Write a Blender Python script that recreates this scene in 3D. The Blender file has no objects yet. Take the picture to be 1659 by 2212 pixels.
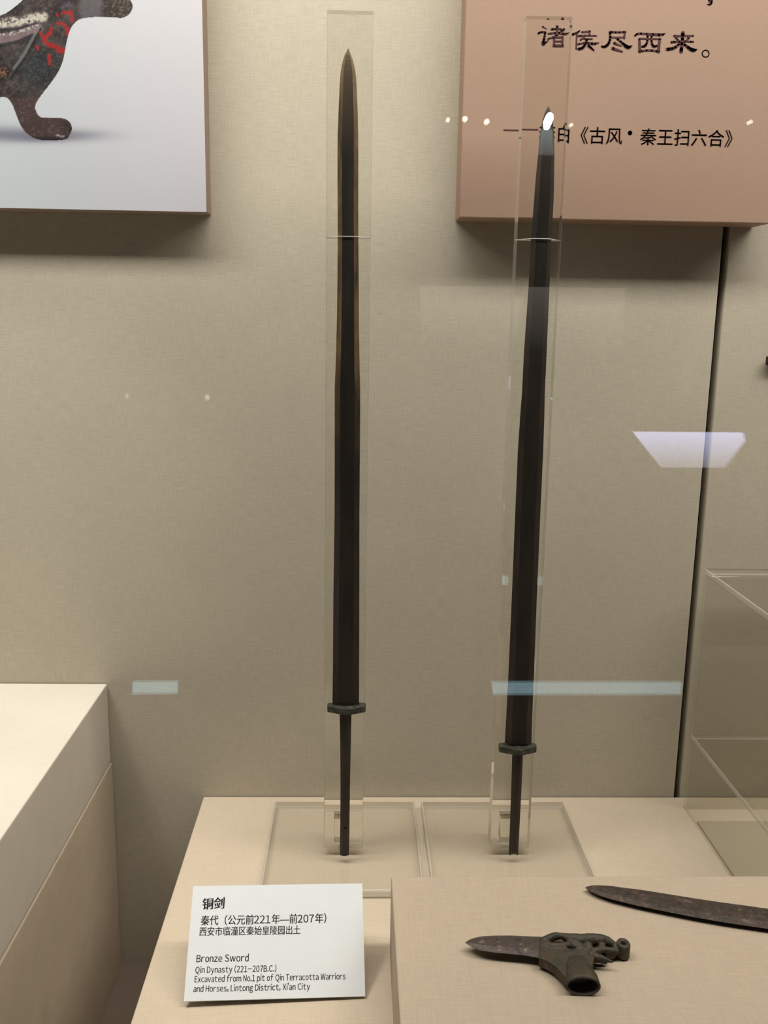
import bpy, bmesh, math, random
import numpy as np
from mathutils import Vector, Matrix

random.seed(4); rng = np.random.RandomState(7)
SC = bpy.context.scene
COL = SC.collection

# ------------------------------------------------------------------ camera
W, H = 1659.0, 2212.0
F, PITCH, YAW, ROLL = 2011.04, .204931, .0310920, -.0168371
_f = np.array([math.sin(YAW)*math.cos(PITCH), math.cos(YAW)*math.cos(PITCH), -math.sin(PITCH)])
_r = np.array([math.cos(YAW), -math.sin(YAW), 0.0]); _d = np.cross(_f, _r)
_c, _s = math.cos(ROLL), math.sin(ROLL)
CR, CD, CF = _c*_r+_s*_d, -_s*_r+_c*_d, _f
cd = bpy.data.cameras.new('camera'); cam = bpy.data.objects.new('camera', cd); COL.objects.link(cam)
cd.sensor_fit = 'HORIZONTAL'; cd.sensor_width = 36; cd.lens = F/W*36; cd.clip_start = .02; cd.clip_end = 20
cam.matrix_world = Matrix(((CR[0], -CD[0], -CF[0], 0), (CR[1], -CD[1], -CF[1], 0), (CR[2], -CD[2], -CF[2], 0), (0, 0, 0, 1)))
SC.camera = cam

# ------------------------------------------------------------------ world, lights, exposure
wd = bpy.data.worlds.new('world'); SC.world = wd; wd.use_nodes = True
wd.node_tree.nodes['Background'].inputs[0].default_value = (.9, .8, .7, 1)
wd.node_tree.nodes['Background'].inputs[1].default_value = .03
SC.view_settings.view_transform = 'Standard'; SC.view_settings.look = 'None'
SC.view_settings.exposure = 0; SC.view_settings.gamma = 1; SC.view_settings.use_curve_mapping = False
SC.cycles.max_bounces = 24; SC.cycles.transmission_bounces = 20; SC.cycles.diffuse_bounces = 2
SC.cycles.transparent_max_bounces = 24
SC.cycles.caustics_refractive = True; SC.cycles.caustics_reflective = False
SC.cycles.sample_clamp_indirect = 6; SC.cycles.use_denoising = True

def area(name, loc, target, sx, sy, power, color):
    l = bpy.data.lights.new(name, 'AREA'); l.shape = 'RECTANGLE'; l.size = sx; l.size_y = sy
    l.energy = power; l.color = color
    o = bpy.data.objects.new(name, l); COL.objects.link(o); o.location = loc
    o.rotation_euler = (Vector(target)-Vector(loc)).to_track_quat('-Z', 'Y').to_euler()
    return o
def spot(name, loc, target, power, color, size, blend, rad):
    l = bpy.data.lights.new(name, 'SPOT'); l.energy = power; l.color = color
    l.spot_size = math.radians(size); l.spot_blend = blend; l.shadow_soft_size = rad
    o = bpy.data.objects.new(name, l); COL.objects.link(o); o.location = loc
    o.rotation_euler = (Vector(target)-Vector(loc)).to_track_quat('-Z', 'Y').to_euler()
    return o
area('case_tube_light', (.25, .58, .94), (.25, 1.48, .04), 2.9, .22, 42, (1.0, .965, .90))
spot('case_spot_and_fill', (-.70, .80, .94), (-.47, .85, -.5), 40, (1, .95, .87), 50, .95, .11)

spot('case_spot_and_fill', (.95, .82, .94), (.55, .95, -.6), 15, (1, .86, .76), 56, .95, .1)  # added unseen warm fill that brightens the right of the platform

# ------------------------------------------------------------------ helpers
def ray(px, py):
    return CR*(px-W/2)+CD*(py-H/2)+CF*F
def onY(px, py, Y): d = ray(px, py); return d*(Y/d[1])
def onZ(px, py, Z): d = ray(px, py); return d*(Z/d[2])
def onX(px, py, X): d = ray(px, py); return d*(X/d[0])
def proj(P):
    P = np.asarray(P); z = P@CF
    return P@CR/z*F+W/2, P@CD/z*F+H/2

def mesh_obj(name, verts, faces, mat=None, parent=None, smooth=False):
    me = bpy.data.meshes.new(name); me.from_pydata([tuple(map(float, v)) for v in verts], [], faces); me.update()
    return link(name, me, mat, parent, smooth)
def link(name, me, mat=None, parent=None, smooth=False):
    o = bpy.data.objects.new(name, me); COL.objects.link(o)
    if mat is not None:
        for m in (mat if isinstance(mat, (list, tuple)) else [mat]): me.materials.append(m)
    if parent is not None: put_under(o, parent)
    if smooth:
        for p in me.polygons: p.use_smooth = True
    return o
def put_under(o, parent):
    o.parent = parent
    L = WORLD_OF[parent.name] if parent.name in WORLD_OF else Vector((0, 0, 0))
    o.location = o.location - L
WORLD_OF = {}
def thing(name, loc, label, cat, group=None):
    o = bpy.data.objects.new(name, None); COL.objects.link(o); o.location = [float(v) for v in loc]
    o.empty_display_size = .02
    WORLD_OF[o.name] = Vector([float(v) for v in loc])
    tag(o, label, cat, group); return o
def tag(o, label, cat, group=None):
    o['label'] = label; o['category'] = cat
    if group: o['group'] = group
    return o
def struct(o): o['kind'] = 'structure'; return o
def bm_obj(name, bm, mat, parent=None, smooth=False):
    bmesh.ops.recalc_face_normals(bm, faces=bm.faces[:])
    me = bpy.data.meshes.new(name); bm.to_mesh(me); bm.free()
    return link(name, me, mat, parent, smooth)
def box_bm(lo, hi, bevel=0, seg=2):
    bm = bmesh.new(); bmesh.ops.create_cube(bm, size=1)
    lo, hi = Vector([float(v) for v in lo]), Vector([float(v) for v in hi])
    for v in bm.verts: v.co = Vector([lo[i]+(v.co[i]+.5)*(hi[i]-lo[i]) for i in range(3)])
    if bevel: bmesh.ops.bevel(bm, geom=bm.edges[:], offset=bevel, segments=seg, affect='EDGES', profile=.5)
    return bm
def box(name, lo, hi, mat, parent=None, bevel=0, seg=2):
    return bm_obj(name, box_bm(lo, hi, bevel, seg), mat, parent)

# ------------------------------------------------------------------ materials
def edged(o, axis):
    """give the narrow faces and bevels of a sheet its second, sawn-edge material"""
    for p in o.data.polygons: p.material_index = 0 if abs(p.normal[axis]) > .95 else 1
    return o
def lin(c):
    return tuple(((v/255)/12.92 if v/255 <= .04045 else ((v/255+.055)/1.055)**2.4) for v in c)+(1,)
def new_mat(name):
    m = bpy.data.materials.new(name); m.use_nodes = True
    nt = m.node_tree; return m, nt, nt.nodes, nt.links, nt.nodes['Principled BSDF']
def noise(nt, vec, scale, detail=3, rough=.55):
    n = nt.nodes.new('ShaderNodeTexNoise'); n.inputs['Scale'].default_value = scale
    n.inputs['Detail'].default_value = detail; n.inputs['Roughness'].default_value = rough
    if vec is not None: nt.links.new(vec, n.inputs['Vector'])
    return n
def mapping(nt, scale):
    tc = nt.nodes.new('ShaderNodeTexCoord'); mp = nt.nodes.new('ShaderNodeMapping')
    mp.inputs['Scale'].default_value = scale; nt.links.new(tc.outputs['Object'], mp.inputs['Vector'])
    return mp.outputs[0]
def ramp(nt, fac, stops):
    r = nt.nodes.new('ShaderNodeValToRGB'); nt.links.new(fac, r.inputs[0])
    e = r.color_ramp.elements
    while len(e) < len(stops): e.new(.5)
    for k, (p, c) in zip(e, stops): k.position = p; k.color = c
    return r
def mth(nt, op, a, b=None):
    m = nt.nodes.new('ShaderNodeMath'); m.operation = op
    for i, v in enumerate((a, b)):
        if v is None: continue
        if isinstance(v, (int, float)): m.inputs[i].default_value = v
        else: nt.links.new(v, m.inputs[i])
    return m.outputs[0]
def mixc(nt, fac, a, b, mode='MIX'):
    m = nt.nodes.new('ShaderNodeMix'); m.data_type = 'RGBA'; m.blend_type = mode
    for sock, v in ((m.inputs[0], fac), (m.inputs[6], a), (m.inputs[7], b)):
        if isinstance(v, (int, float)): sock.default_value = v
        elif isinstance(v, tuple): sock.default_value = v
        else: nt.links.new(v, sock)
    return m.outputs[2]
def cloth(name, col, warp, weft, amount=.16, bump=.25):
    m, nt, N, L, b = new_mat(name)
    a = noise(nt, mapping(nt, warp), 1, 3, .6); c = noise(nt, mapping(nt, weft), 1, 3, .6)
    big = noise(nt, mapping(nt, (6, 6, 6)), 1, 2)
    s = mth(nt, 'ADD', mth(nt, 'MULTIPLY', a.outputs[0], .55), mth(nt, 'MULTIPLY', c.outputs[0], .45))
    r = ramp(nt, s, [(.3, (1-amount,)*3+(1,)), (.7, (1+amount,)*3+(1,))])
    r2 = ramp(nt, big.outputs[0], [(.3, (.97, .97, .97, 1)), (.7, (1.03, 1.03, 1.03, 1))])
    L.new(mixc(nt, 1.0, mixc(nt, 1.0, col, r.outputs[0], 'MULTIPLY'), r2.outputs[0], 'MULTIPLY'), b.inputs['Base Color'])
    b.inputs['Roughness'].default_value = .9; b.inputs['Specular IOR Level'].default_value = .15
    bp = N.new('ShaderNodeBump'); bp.inputs['Strength'].default_value = bump; bp.inputs['Distance'].default_value = .0006
    L.new(s, bp.inputs['Height']); L.new(bp.outputs[0], b.inputs['Normal'])
    return m
CLOTH = (.60, .50, .385, 1)
M_WALL = cloth('linen_wall', (.505, .450, .356, 1), (60, 900, 1100), (1100, 900, 60), .165, .25)
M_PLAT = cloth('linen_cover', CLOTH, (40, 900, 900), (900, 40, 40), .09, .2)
M_BLOCK = cloth('pinkish_linen_cover', (.49, .40, .305, 1), (40, 900, 900), (900, 40, 40), .10, .2)
M_SHADEB = cloth('olive_shade_board', (.40, .345, .255, 1), (40, 900, 900), (900, 40, 40), .07, .15)  # darker olive linen, carries the shade under the hood as colour
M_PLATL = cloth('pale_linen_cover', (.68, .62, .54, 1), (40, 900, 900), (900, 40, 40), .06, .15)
def plain(name, col, rough=.6, spec=.3, nz=0, nscale=40):
    m, nt, N, L, b = new_mat(name)
    b.inputs['Roughness'].default_value = rough; b.inputs['Specular IOR Level'].default_value = spec
    if nz:
        n = noise(nt, mapping(nt, (1, 1, 1)), nscale, 4)
        r = ramp(nt, n.outputs[0], [(.3, tuple(v*(1-nz) for v in col[:3])+(1,)), (.7, tuple(v*(1+nz) for v in col[:3])+(1,))])
        L.new(r.outputs[0], b.inputs['Base Color'])
    else: b.inputs['Base Color'].default_value = col
    return m
M_DARK = plain('dark_gap', (.012, .009, .007, 1), .9, .1, .2)
M_HALL = plain('hall_wall', (.02, .018, .017, 1), .95, .05, .2, 8)
M_SIDE = plain('dark_case_side', (.10, .09, .075, 1), .9, .1, .05)
M_FLOOR = cloth('brown_floor_cloth', (.26, .20, .155, 1), (40, 900, 900), (900, 40, 40), .1, .2)
M_BOARD = plain('tan_board', (.355, .235, .170, 1), .55, .25, .03, 300)
M_BOARDEDGE = plain('board_edge', (.31, .225, .17, 1), .6, .2, .04, 200)
M_INK = plain('purple_brown_ink', (.075, .027, .03, 1), .6, .2, .15, 300)
M_CARD = plain('white_card', (.77, .79, .81, 1), .4, .3, .015, 60)
M_BLACKINK = plain('black_ink', (.012, .012, .014, 1), .6, .2, .2, 400)
M_THREAD = plain('nylon_line', (.75, .72, .66, 1), .3, .5, .05, 500)

def acrylic(name, tint=(.985, .985, .97, 1), rough=0.0):
    m, nt, N, L, b = new_mat(name); N.remove(b)
    g = N.new('ShaderNodeBsdfGlass'); g.inputs['IOR'].default_value = 1.49; g.inputs['Color'].default_value = tint
    g.inputs['Roughness'].default_value = rough
    L.new(g.outputs[0], N['Material Output'].inputs['Surface']); return m
M_ACR = acrylic('clear_acrylic')
def edge_acrylic(name, k, col):
    m, nt, N, L, b = new_mat(name); N.remove(b)
    t = N.new('ShaderNodeBsdfTransparent'); t.inputs[0].default_value = (.95, .94, .90, 1)
    d = N.new('ShaderNodeBsdfDiffuse'); d.inputs[0].default_value = col
    mx = N.new('ShaderNodeMixShader'); mx.inputs[0].default_value = k
    L.new(t.outputs[0], mx.inputs[1]); L.new(d.outputs[0], mx.inputs[2]); L.new(mx.outputs[0], N['Material Output'].inputs['Surface']); return m
M_AEDGE = edge_acrylic('sawn_acrylic_edge', .5, (.66, .62, .54, 1))
M_PEDGE = edge_acrylic('polished_acrylic_edge', .22, (.6, .58, .52, 1))
def pane_mat(name, tint):
    m, nt, N, L, b = new_mat(name); N.remove(b)
    geo = N.new('ShaderNodeNewGeometry'); dot = N.new('ShaderNodeVectorMath'); dot.operation = 'DOT_PRODUCT'
    L.new(geo.outputs['Incoming'], dot.inputs[0]); L.new(geo.outputs['Normal'], dot.inputs[1])
    c = mth(nt, 'ABSOLUTE', dot.outputs['Value']); k = mth(nt, 'POWER', mth(nt, 'SUBTRACT', 1.0, c), 5.0)
    fr = mth(nt, 'ADD', mth(nt, 'MULTIPLY', k, .96), .04)
    t = N.new('ShaderNodeBsdfTransparent'); t.inputs[0].default_value = tint
    g = N.new('ShaderNodeBsdfGlossy'); g.inputs['Roughness'].default_value = 0
    mx = N.new('ShaderNodeMixShader'); L.new(fr, mx.inputs[0]); L.new(t.outputs[0], mx.inputs[1]); L.new(g.outputs[0], mx.inputs[2])
    L.new(mx.outputs[0], N['Material Output'].inputs['Surface']); return m
M_PANE = pane_mat('pane_glass', (.992, .997, .992, 1))
M_HOOD = pane_mat('clear_hood_acrylic', (.985, .985, .97, 1))
M_PLATE = pane_mat('clear_plate_acrylic', (.995, .995, .988, 1))

def bronze(name, stops, scale=60, stretch=(1, 1, 1), rough=.45, metal=.55, bump=.3, specks=True, tip=None):
    m, nt, N, L, b = new_mat(name)
    v = mapping(nt, stretch)
    n = noise(nt, v, scale, 6, .65)
    r = ramp(nt, n.outputs[0], [(p, lin(c)) for p, c in stops])
    col = r.outputs[0]
    if specks:
        n2 = noise(nt, mapping(nt, (1, 1, 1)), 700, 2)
        sp = ramp(nt, n2.outputs[0], [(.68, (0, 0, 0, 1)), (.78, (1, 1, 1, 1))])
        col = mixc(nt, mth(nt, 'MULTIPLY', sp.outputs[0], .35), col, lin((125, 118, 100)))
    if tip:                                          # cleaner, browner metal towards the point
        tc = N.new('ShaderNodeTexCoord'); sx = N.new('ShaderNodeSeparateXYZ'); L.new(tc.outputs['Object'], sx.inputs[0])
        f = N.new('ShaderNodeMapRange'); L.new(sx.outputs[2], f.inputs[0]); f.inputs[1].default_value = tip[0]; f.inputs[2].default_value = tip[1]; f.inputs[4].default_value = .75
        col = mixc(nt, f.outputs[0], col, lin(tip[2]))
    L.new(col, b.inputs['Base Color'])
    b.inputs['Metallic'].default_value = metal; b.inputs['Roughness'].default_value = rough
    n3 = noise(nt, mapping(nt, (1, 1, 1)), 350, 5, .6)
    bp = N.new('ShaderNodeBump'); bp.inputs['Strength'].default_value = bump; bp.inputs['Distance'].default_value = .0008
    L.new(n3.outputs[0], bp.inputs['Height']); L.new(bp.outputs[0], b.inputs['Normal'])
    return m
M_BLADE = bronze('dark_blade_bronze', [(.3, (24, 21, 17)), (.55, (37, 32, 26)), (.75, (52, 38, 28))], 50, (1, 1, .25), .5, .3, .15, False, (.15, .245, (84, 68, 47)))
def edge_mat(name, z0, z1, amt):
    m, nt, N, L, b = new_mat(name)
    v = mapping(nt, (1, 1, .3)); n = noise(nt, v, 70, 5, .6)
    hi = ramp(nt, n.outputs[0], [(.32, lin((62, 46, 34))), (.5, lin((112, 88, 58))), (.72, lin((140, 116, 82)))])
    lo = ramp(nt, n.outputs[0], [(.32, lin((34, 28, 23))), (.55, lin((50, 43, 34))), (.75, lin((72, 50, 38)))])
    tc = N.new('ShaderNodeTexCoord'); sx = N.new('ShaderNodeSeparateXYZ'); L.new(tc.outputs['Object'], sx.inputs[0])
    n2 = noise(nt, mapping(nt, (1, 1, 1)), 9, 3)
    z = mth(nt, 'ADD', sx.outputs[2], mth(nt, 'MULTIPLY', n2.outputs[0], .12))
    f = N.new('ShaderNodeMapRange'); L.new(z, f.inputs[0]); f.inputs[1].default_value = z0; f.inputs[2].default_value = z1
    f.inputs[3].default_value = 0; f.inputs[4].default_value = amt
    L.new(mixc(nt, f.outputs[0], lo.outputs[0], hi.outputs[0]), b.inputs['Base Color'])
    b.inputs['Metallic'].default_value = .3; b.inputs['Roughness'].default_value = .5
    return m
M_EDGE = edge_mat('worn_bronze_edge', -.07, .02, .8)
M_EDGE2 = edge_mat('dark_bronze_edge', .15, .9, .5)
M_GUARD = bronze('green_patina', [(.3, (34, 36, 29)), (.5, (52, 54, 44)), (.7, (86, 88, 73))], 160, (1, 1, 1), .7, .2, .4)
M_TANG = bronze('dark_tang_bronze', [(.3, (34, 29, 24)), (.55, (48, 40, 33)), (.75, (64, 46, 36))], 80, (1, 1, .4), .6, .2, .25, False)
M_GE = bronze('green_brown_bronze', [(.3, (40, 38, 31)), (.5, (66, 62, 48)), (.62, (76, 58, 45)), (.75, (96, 94, 76))], 90, (1, 1, 1), .6, .25, .5)
M_GEBLADE = bronze('grey_purple_bronze', [(.32, (50, 44, 41)), (.48, (84, 76, 72)), (.56, (78, 60, 52)), (.68, (132, 126, 116))], 170, (1, 1, 1), .5, .35, .4)
M_KNIFE = bronze('dark_mottled_bronze', [(.32, (42, 36, 34)), (.48, (66, 60, 54)), (.56, (78, 57, 47)), (.68, (100, 96, 92))], 180, (1, 1, 1), .55, .3, .4)

def emit(name, col, strength, grad=None):
    m, nt, N, L, b = new_mat(name); N.remove(b)
    e = N.new('ShaderNodeEmission'); e.inputs[0].default_value = tuple(col)+(1,); e.inputs[1].default_value = strength
    if grad:
        z0, z1, col2, s2 = grad
        tc = N.new('ShaderNodeTexCoord'); sx = N.new('ShaderNodeSeparateXYZ'); L.new(tc.outputs['Object'], sx.inputs[0])
        mr = N.new('ShaderNodeMapRange'); L.new(sx.outputs[2], mr.inputs[0])
        mr.inputs[1].default_value = z0; mr.inputs[2].default_value = z1
        a = tuple(v*s2 for v in col2)+(1,); c = tuple(v*strength for v in col)+(1,)
        L.new(mixc(nt, mr.outputs[0], a, c), e.inputs[0]); e.inputs[1].default_value = 1
    L.new(e.outputs[0], N['Material Output'].inputs['Surface']); return m

# ------------------------------------------------------------------ the showcase shell
DW = 1.10            # wall
ZP = -.603           # top of the middle platform
ZF = onY(300, 2080, DW)[2]
GX = .422            # joint between the wall boards
GL = .40             # the glass front
struct(box('wall_back', (-1.5, DW, ZF-.02), (GX-.0038, DW+.02, 1.02), M_WALL, None, .0012))
struct(box('wall_back', (GX+.0038, DW, ZF-.02), (1.9, DW+.02, 1.02), M_WALL, None, .0012))
struct(box('trim_1', (GX-.03, DW+.021, ZF-.02), (GX+.03, DW+.03, 1.02), M_DARK))
struct(box('wall_left', (-1.52, GL, ZF-.02), (-1.5, DW+.02, 1.02), M_SIDE))
struct(box('wall_right', (1.9, GL, ZF-.02), (1.92, DW+.02, 1.02), M_SIDE))
struct(box('ceiling', (-1.52, GL-.02, 1.0), (1.92, DW+.02, 1.02), plain('case_ceiling_paint', (.06, .055, .05, 1), .8, .2, .03)))
struct(box('floor', (-1.52, GL-.02, ZF-.02), (1.92, DW+.02, ZF), M_FLOOR))
struct(box('floor', (-2.2, -1.8, -1.62), (2.6, 1.2, -1.6), M_HALL))
struct(box('window_1', (-1.5, GL, ZF), (1.9, GL+.008, 1.0), M_PANE))
HY = 2*GL-2.5        # opposite wall of the dark hall
struct(box('wall_front', (-2.2, HY-.04, -2.2), (2.6, HY-.02, 1.8), M_HALL))

# ------------------------------------------------------------------ plinths
HL = onY(232, 1476, DW)[2]; XL = onY(232, 1476, DW)[0]
ZJ = onY(240, 1645, DW)[2]
t = thing('display_plinth', (-.75, .8, ZF), 'tall pale linen plinth with brightly lit empty top and a seam line', 'plinth')
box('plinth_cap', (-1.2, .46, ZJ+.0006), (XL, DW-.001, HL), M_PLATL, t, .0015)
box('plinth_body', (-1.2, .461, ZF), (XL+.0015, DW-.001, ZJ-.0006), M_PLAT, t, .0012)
t = thing('display_platform', (.4, .8, ZF), 'low beige linen platform carrying the two upright swords', 'platform')
box('platform_body', (-.191, .462, ZF), (1.5, DW-.001, ZP), M_PLAT, t, .002)
P0 = onZ(845, 1893, -.52)
BX, BY, ZB = P0[0], P0[1], -.52
t = thing('display_block', (.25, .7, ZP), 'beige linen raised block holding the two bronze weapons lying flat', 'block')
box('block_body', (BX, .455, ZP+.0002), (.47, BY, ZB), M_BLOCK, t, .0015)

# ------------------------------------------------------------------ lettering helpers
def text_mesh(body, embolden=0):
    if len(body) > 1:                                # set glyph by glyph; Latin tightly, from the wide forms of the same sans face
        V, Fc, x = [], [], 0
        for ch in body:
            if ch == ' ': x += .30; continue
            n = len(V)
            if not ch.isascii():
                v, f = text_mesh(ch, embolden); V += [(p[0]+x, p[1], p[2]) for p in v]; Fc += [tuple(i+n for i in q) for q in f]
                x += 1.0; continue
            v, f = text_mesh(chr(ord(ch)+0xFEE0), embolden)
            V += [(p[0]-v[:, 0].min()+x, p[1], p[2]) for p in v]; Fc += [tuple(i+n for i in q) for q in f]
            x += v[:, 0].max()-v[:, 0].min()+.085
        return np.array(V), Fc
    c = bpy.data.curves.new('t', 'FONT'); c.body = body; c.resolution_u = 3
    o = bpy.data.objects.new('t', c); COL.objects.link(o)
    dg = bpy.context.evaluated_depsgraph_get(); dg.update()
    me = bpy.data.meshes.new_from_object(o.evaluated_get(dg))
    v = np.array([tuple(x.co) for x in me.vertices]); f = [tuple(p.vertices) for p in me.polygons]
    bpy.data.objects.remove(o); bpy.data.curves.remove(c); bpy.data.meshes.remove(me)
    if embolden:                                     # bolder: the glyphs again, moved by a hair
        n = len(v); w = v.copy(); w[:, 0] += embolden; w[:, 2] += .0004; v = np.concatenate([v, w]); f = f+[tuple(i+n for i in q) for q in f]
    return v, f
class Ink:
    def __init__(s): s.v, s.f = [], []
    def add(s, v, f):
        n = len(s.v); s.v += [tuple(p) for p in v]; s.f += [tuple(i+n for i in q) for q in f]
    def build(s, name, mat, parent): return mesh_obj(name, s.v, s.f, mat, parent)
def ribbon(pts, seg=5):
    """flat brush stroke: polyline of (x, y, width) with round caps -> 2-D verts and faces"""
    P = np.array(pts, float)
    if len(P) > 2:                                   # light smoothing
        Q = [P[0]]
        for i in range(len(P)-1):
            Q += [P[i]*.75+P[i+1]*.25, P[i]*.25+P[i+1]*.75]
        P = np.array(Q+[P[-1]])
    V, Fc = [], []
    for i, (x, y, w) in enumerate(P):
        n = len(V); k = 14
        V += [(x+w/2*math.cos(2*math.pi*j/k), y+w/2*math.sin(2*math.pi*j/k)) for j in range(k)]
        Fc.append(tuple(range(n, n+k)))
        if i:
            a, b = P[i-1], P[i]; d = b[:2]-a[:2]; L = np.hypot(*d)
            if L < 1e-6: continue
            nn = np.array([-d[1], d[0]])/L; n = len(V)
            V += [tuple(a[:2]+nn*a[2]/2), tuple(a[:2]-nn*a[2]/2), tuple(b[:2]-nn*b[2]/2), tuple(b[:2]+nn*b[2]/2)]
            Fc.append((n, n+1, n+2, n+3))
    return np.array(V), Fc

# ------------------------------------------------------------------ quotation panel (right)
YR = 1.056
A = onY(992, 470, YR); XR1 = onY(1662, 484, YR)[0]
t = thing('quotation_panel', (.28, YR+.02, A[2]), 'tan wall panel printed with dark Chinese calligraphy and a source line', 'panel')
box('board', (A[0], YR, A[2]), (XR1, DW-.0005, .62), [M_BOARD], t, .0012)
YI = YR-.0003
cal = [  # scale, x offset, strokes in the crop's own units
 (7.9, 1140, [
  [(235,170,30),(305,210,12)], [(162,283,34),(200,262,32),(285,262,32)], [(280,262,36),(262,360,38),(245,460,66)],
  [(240,465,52),(300,430,25),(345,385,6)], [(482,165,46),(482,285,42)], [(388,212,36),(480,205,26),(555,210,22)],
  [(330,287,24),(480,268,30),(620,298,42),(685,268,8)], [(600,210,36),(540,255,34),(440,340,36),(320,375,18)],
  [(428,360,34),(432,490,36)], [(575,345,32),(566,490,36)], [(430,348,28),(575,344,28)], [(440,415,20),(560,415,20)], [(420,488,36),(580,488,36)]]),
 (7.9, 1140, [
  [(888,205,20),(850,240,36),(755,275,40)], [(838,255,30),(826,515,26)],
  [(925,232,30),(1060,218,36)], [(1060,215,36),(1045,290,28)], [(865,297,32),(1020,285,26),(1172,295,20)], [(975,300,26),(900,365,30)],
  [(960,342,24),(1100,346,22)], [(838,438,24),(1000,408,28),(1130,432,46),(1220,410,8)], [(1010,350,40),(985,440,42),(930,508,46),(862,516,40)],
  [(1035,460,40),(1085,500,36),(1130,542,22)]]),
 (6.144, 1290, [
  [(168,178,30),(270,184,24),(375,178,28)], [(368,175,28),(358,262,26)], [(180,250,22),(360,250,22)],
  [(170,175,30),(175,270,34),(150,340,36),(100,378,36),(60,368,22)], [(262,265,26),(330,320,32),(390,375,52),(425,382,44),(465,355,6)],
  [(228,325,36),(318,364,14)], [(207,395,42),(333,438,20)]]),
 (6.144, 1290, [
  [(500,228,24),(540,196,30),(700,208,30),(860,218,40),(905,195,6)], [(560,275,30),(566,436,40)], [(560,265,22),(840,270,22)], [(830,270,34),(812,438,40)],
  [(555,436,26),(690,416,28),(825,438,26)], [(672,215,26),(665,320,30),(632,368,34),(595,370,24)], [(722,215,26),(722,330,30),(750,375,34),(795,358,22)]]),
 (6.144, 1290, [
  [(1022,232,30),(1275,230,24)], [(1138,190,50),(1130,300,42),(1114,438,48)], [(1045,255,28),(1075,285,26)], [(1215,255,34),(1180,290,18)],
  [(985,312,28),(1130,300,24),(1275,308,22)], [(1092,335,28),(1020,395,38),(930,406,42)], [(1150,335,28),(1230,400,46),(1285,424,50),(1326,405,8)]]),
 (6.144, 1290, [[(1440+46*math.cos(a*math.pi/12), 465+46*math.sin(a*math.pi/12), 13) for a in range(25)]]),
]
for sc, ox, strokes in cal:
    ik = Ink()
    for q, st in enumerate(strokes):
        v, f = ribbon(st)
        ik.add([onY(ox+x/sc, 40+y/sc, YI-.00003*q) for x, y in v], f)
    ik.build('lettering', M_INK, t)
ik = Ink()       # the foot of a comma of the line above
for q, st in enumerate([[(1533,-6,9),(1534.5,1,10)], [(1538,-3,4),(1537.5,6,4.5),(1534,10,4),(1528,9.5,2)]]):
    v, f = ribbon(st); ik.add([onY(x, y, YI-.00003*q) for x, y in v], f)
ik.build('lettering', M_INK, t)
o0 = onY(1086, 303, YI); pitch = (onY(1546, 293, YI)[0]-onY(1289, 288, YI)[0])/7.0
for i, ch in enumerate('——李白《古风·秦王扫六合》'):
    ik = Ink()
    if ch == '—':
        z = o0[2]+pitch*.47
        zz = onY(1120, 281, YI)[2]; hx = pitch*.008
        ik.add([(o0[0]+i*pitch+(.02*pitch), YI, zz-.0009), (o0[0]+(i+1)*pitch-.02*pitch, YI, zz-.0009), (o0[0]+(i+1)*pitch-.02*pitch, YI, zz+.0004), (o0[0]+i*pitch+.02*pitch, YI, zz+.0004)], [(0, 1, 2, 3)])
    elif ch == '·':
        c = onY(1361, 287, YI); v, f = ribbon([(0, 0, .0047), (0, .00001, .0047)])
        ik.add([(c[0]+x, YI, c[2]+y) for x, y in v], f)
    else:
        v, f = text_mesh(ch, .018)
        x0 = v[:, 0].min(); adv = 1.0
        s = pitch*1.0
        ik.add([(o0[0]+i*pitch+p[0]*s, YI, o0[2]+(p[1])*s) for p in v], f)
    ik.build('lettering', M_INK, t)

# ------------------------------------------------------------------ photograph panel (left)
YL = 1.066
A = onY(446, 458, YL)
t = thing('photo_panel', (-.4, YL+.01, A[2]), 'white wall panel with a photograph of a dark bronze bird with red marks', 'panel')
XP0, ZP1 = -.66, .56
box('board', (XP0, YL+.0006, A[2]), (A[0], DW-.0005, ZP1), [M_BOARDEDGE], t, .001)
def vnoise(x, y, sc, seed=0):
    g = np.random.RandomState(seed).rand(128, 128)
    u, v = x/sc, y/sc; i, j = np.floor(u).astype(int), np.floor(v).astype(int); a, b = u-i, v-j
    a, b = a*a*(3-2*a), b*b*(3-2*b); g_ = lambda p, q: g[p % 128, q % 128]
    return (g_(i, j)*(1-a)+g_(i+1, j)*a)*(1-b)+(g_(i, j+1)*(1-a)+g_(i+1, j+1)*a)*b
def fbm(x, y, sc, seed=0): return sum(vnoise(x, y, sc/2**k, seed+k)*.5**k for k in range(4))/1.875
def inside(poly, x, y):
    r = np.zeros(x.shape, bool); n = len(poly)
    for k in range(n):
        (x0, y0), (x1, y1) = poly[k], poly[(k+1) % n]
        if y0 == y1: continue
        c = ((y0 > y) != (y1 > y)) & (x < (x1-x0)*(y-y0)/(y1-y0)+x0); r ^= c
    return r
def dist_line(pts, x, y):
    d = np.full(x.shape, 1e9)
    for (x0, y0), (x1, y1) in zip(pts[:-1], pts[1:]):
        L = (x1-x0)**2+(y1-y0)**2
        tt = np.clip(((x-x0)*(x1-x0)+(y-y0)*(y1-y0))/max(L, 1e-9), 0, 1)
        d = np.minimum(d, np.hypot(x-x0-tt*(x1-x0), y-y0-tt*(y1-y0)))
    return d
def sst(a, b, v): q = np.clip((v-a)/(b-a), 0, 1); return q*q*(3-2*q)
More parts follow.
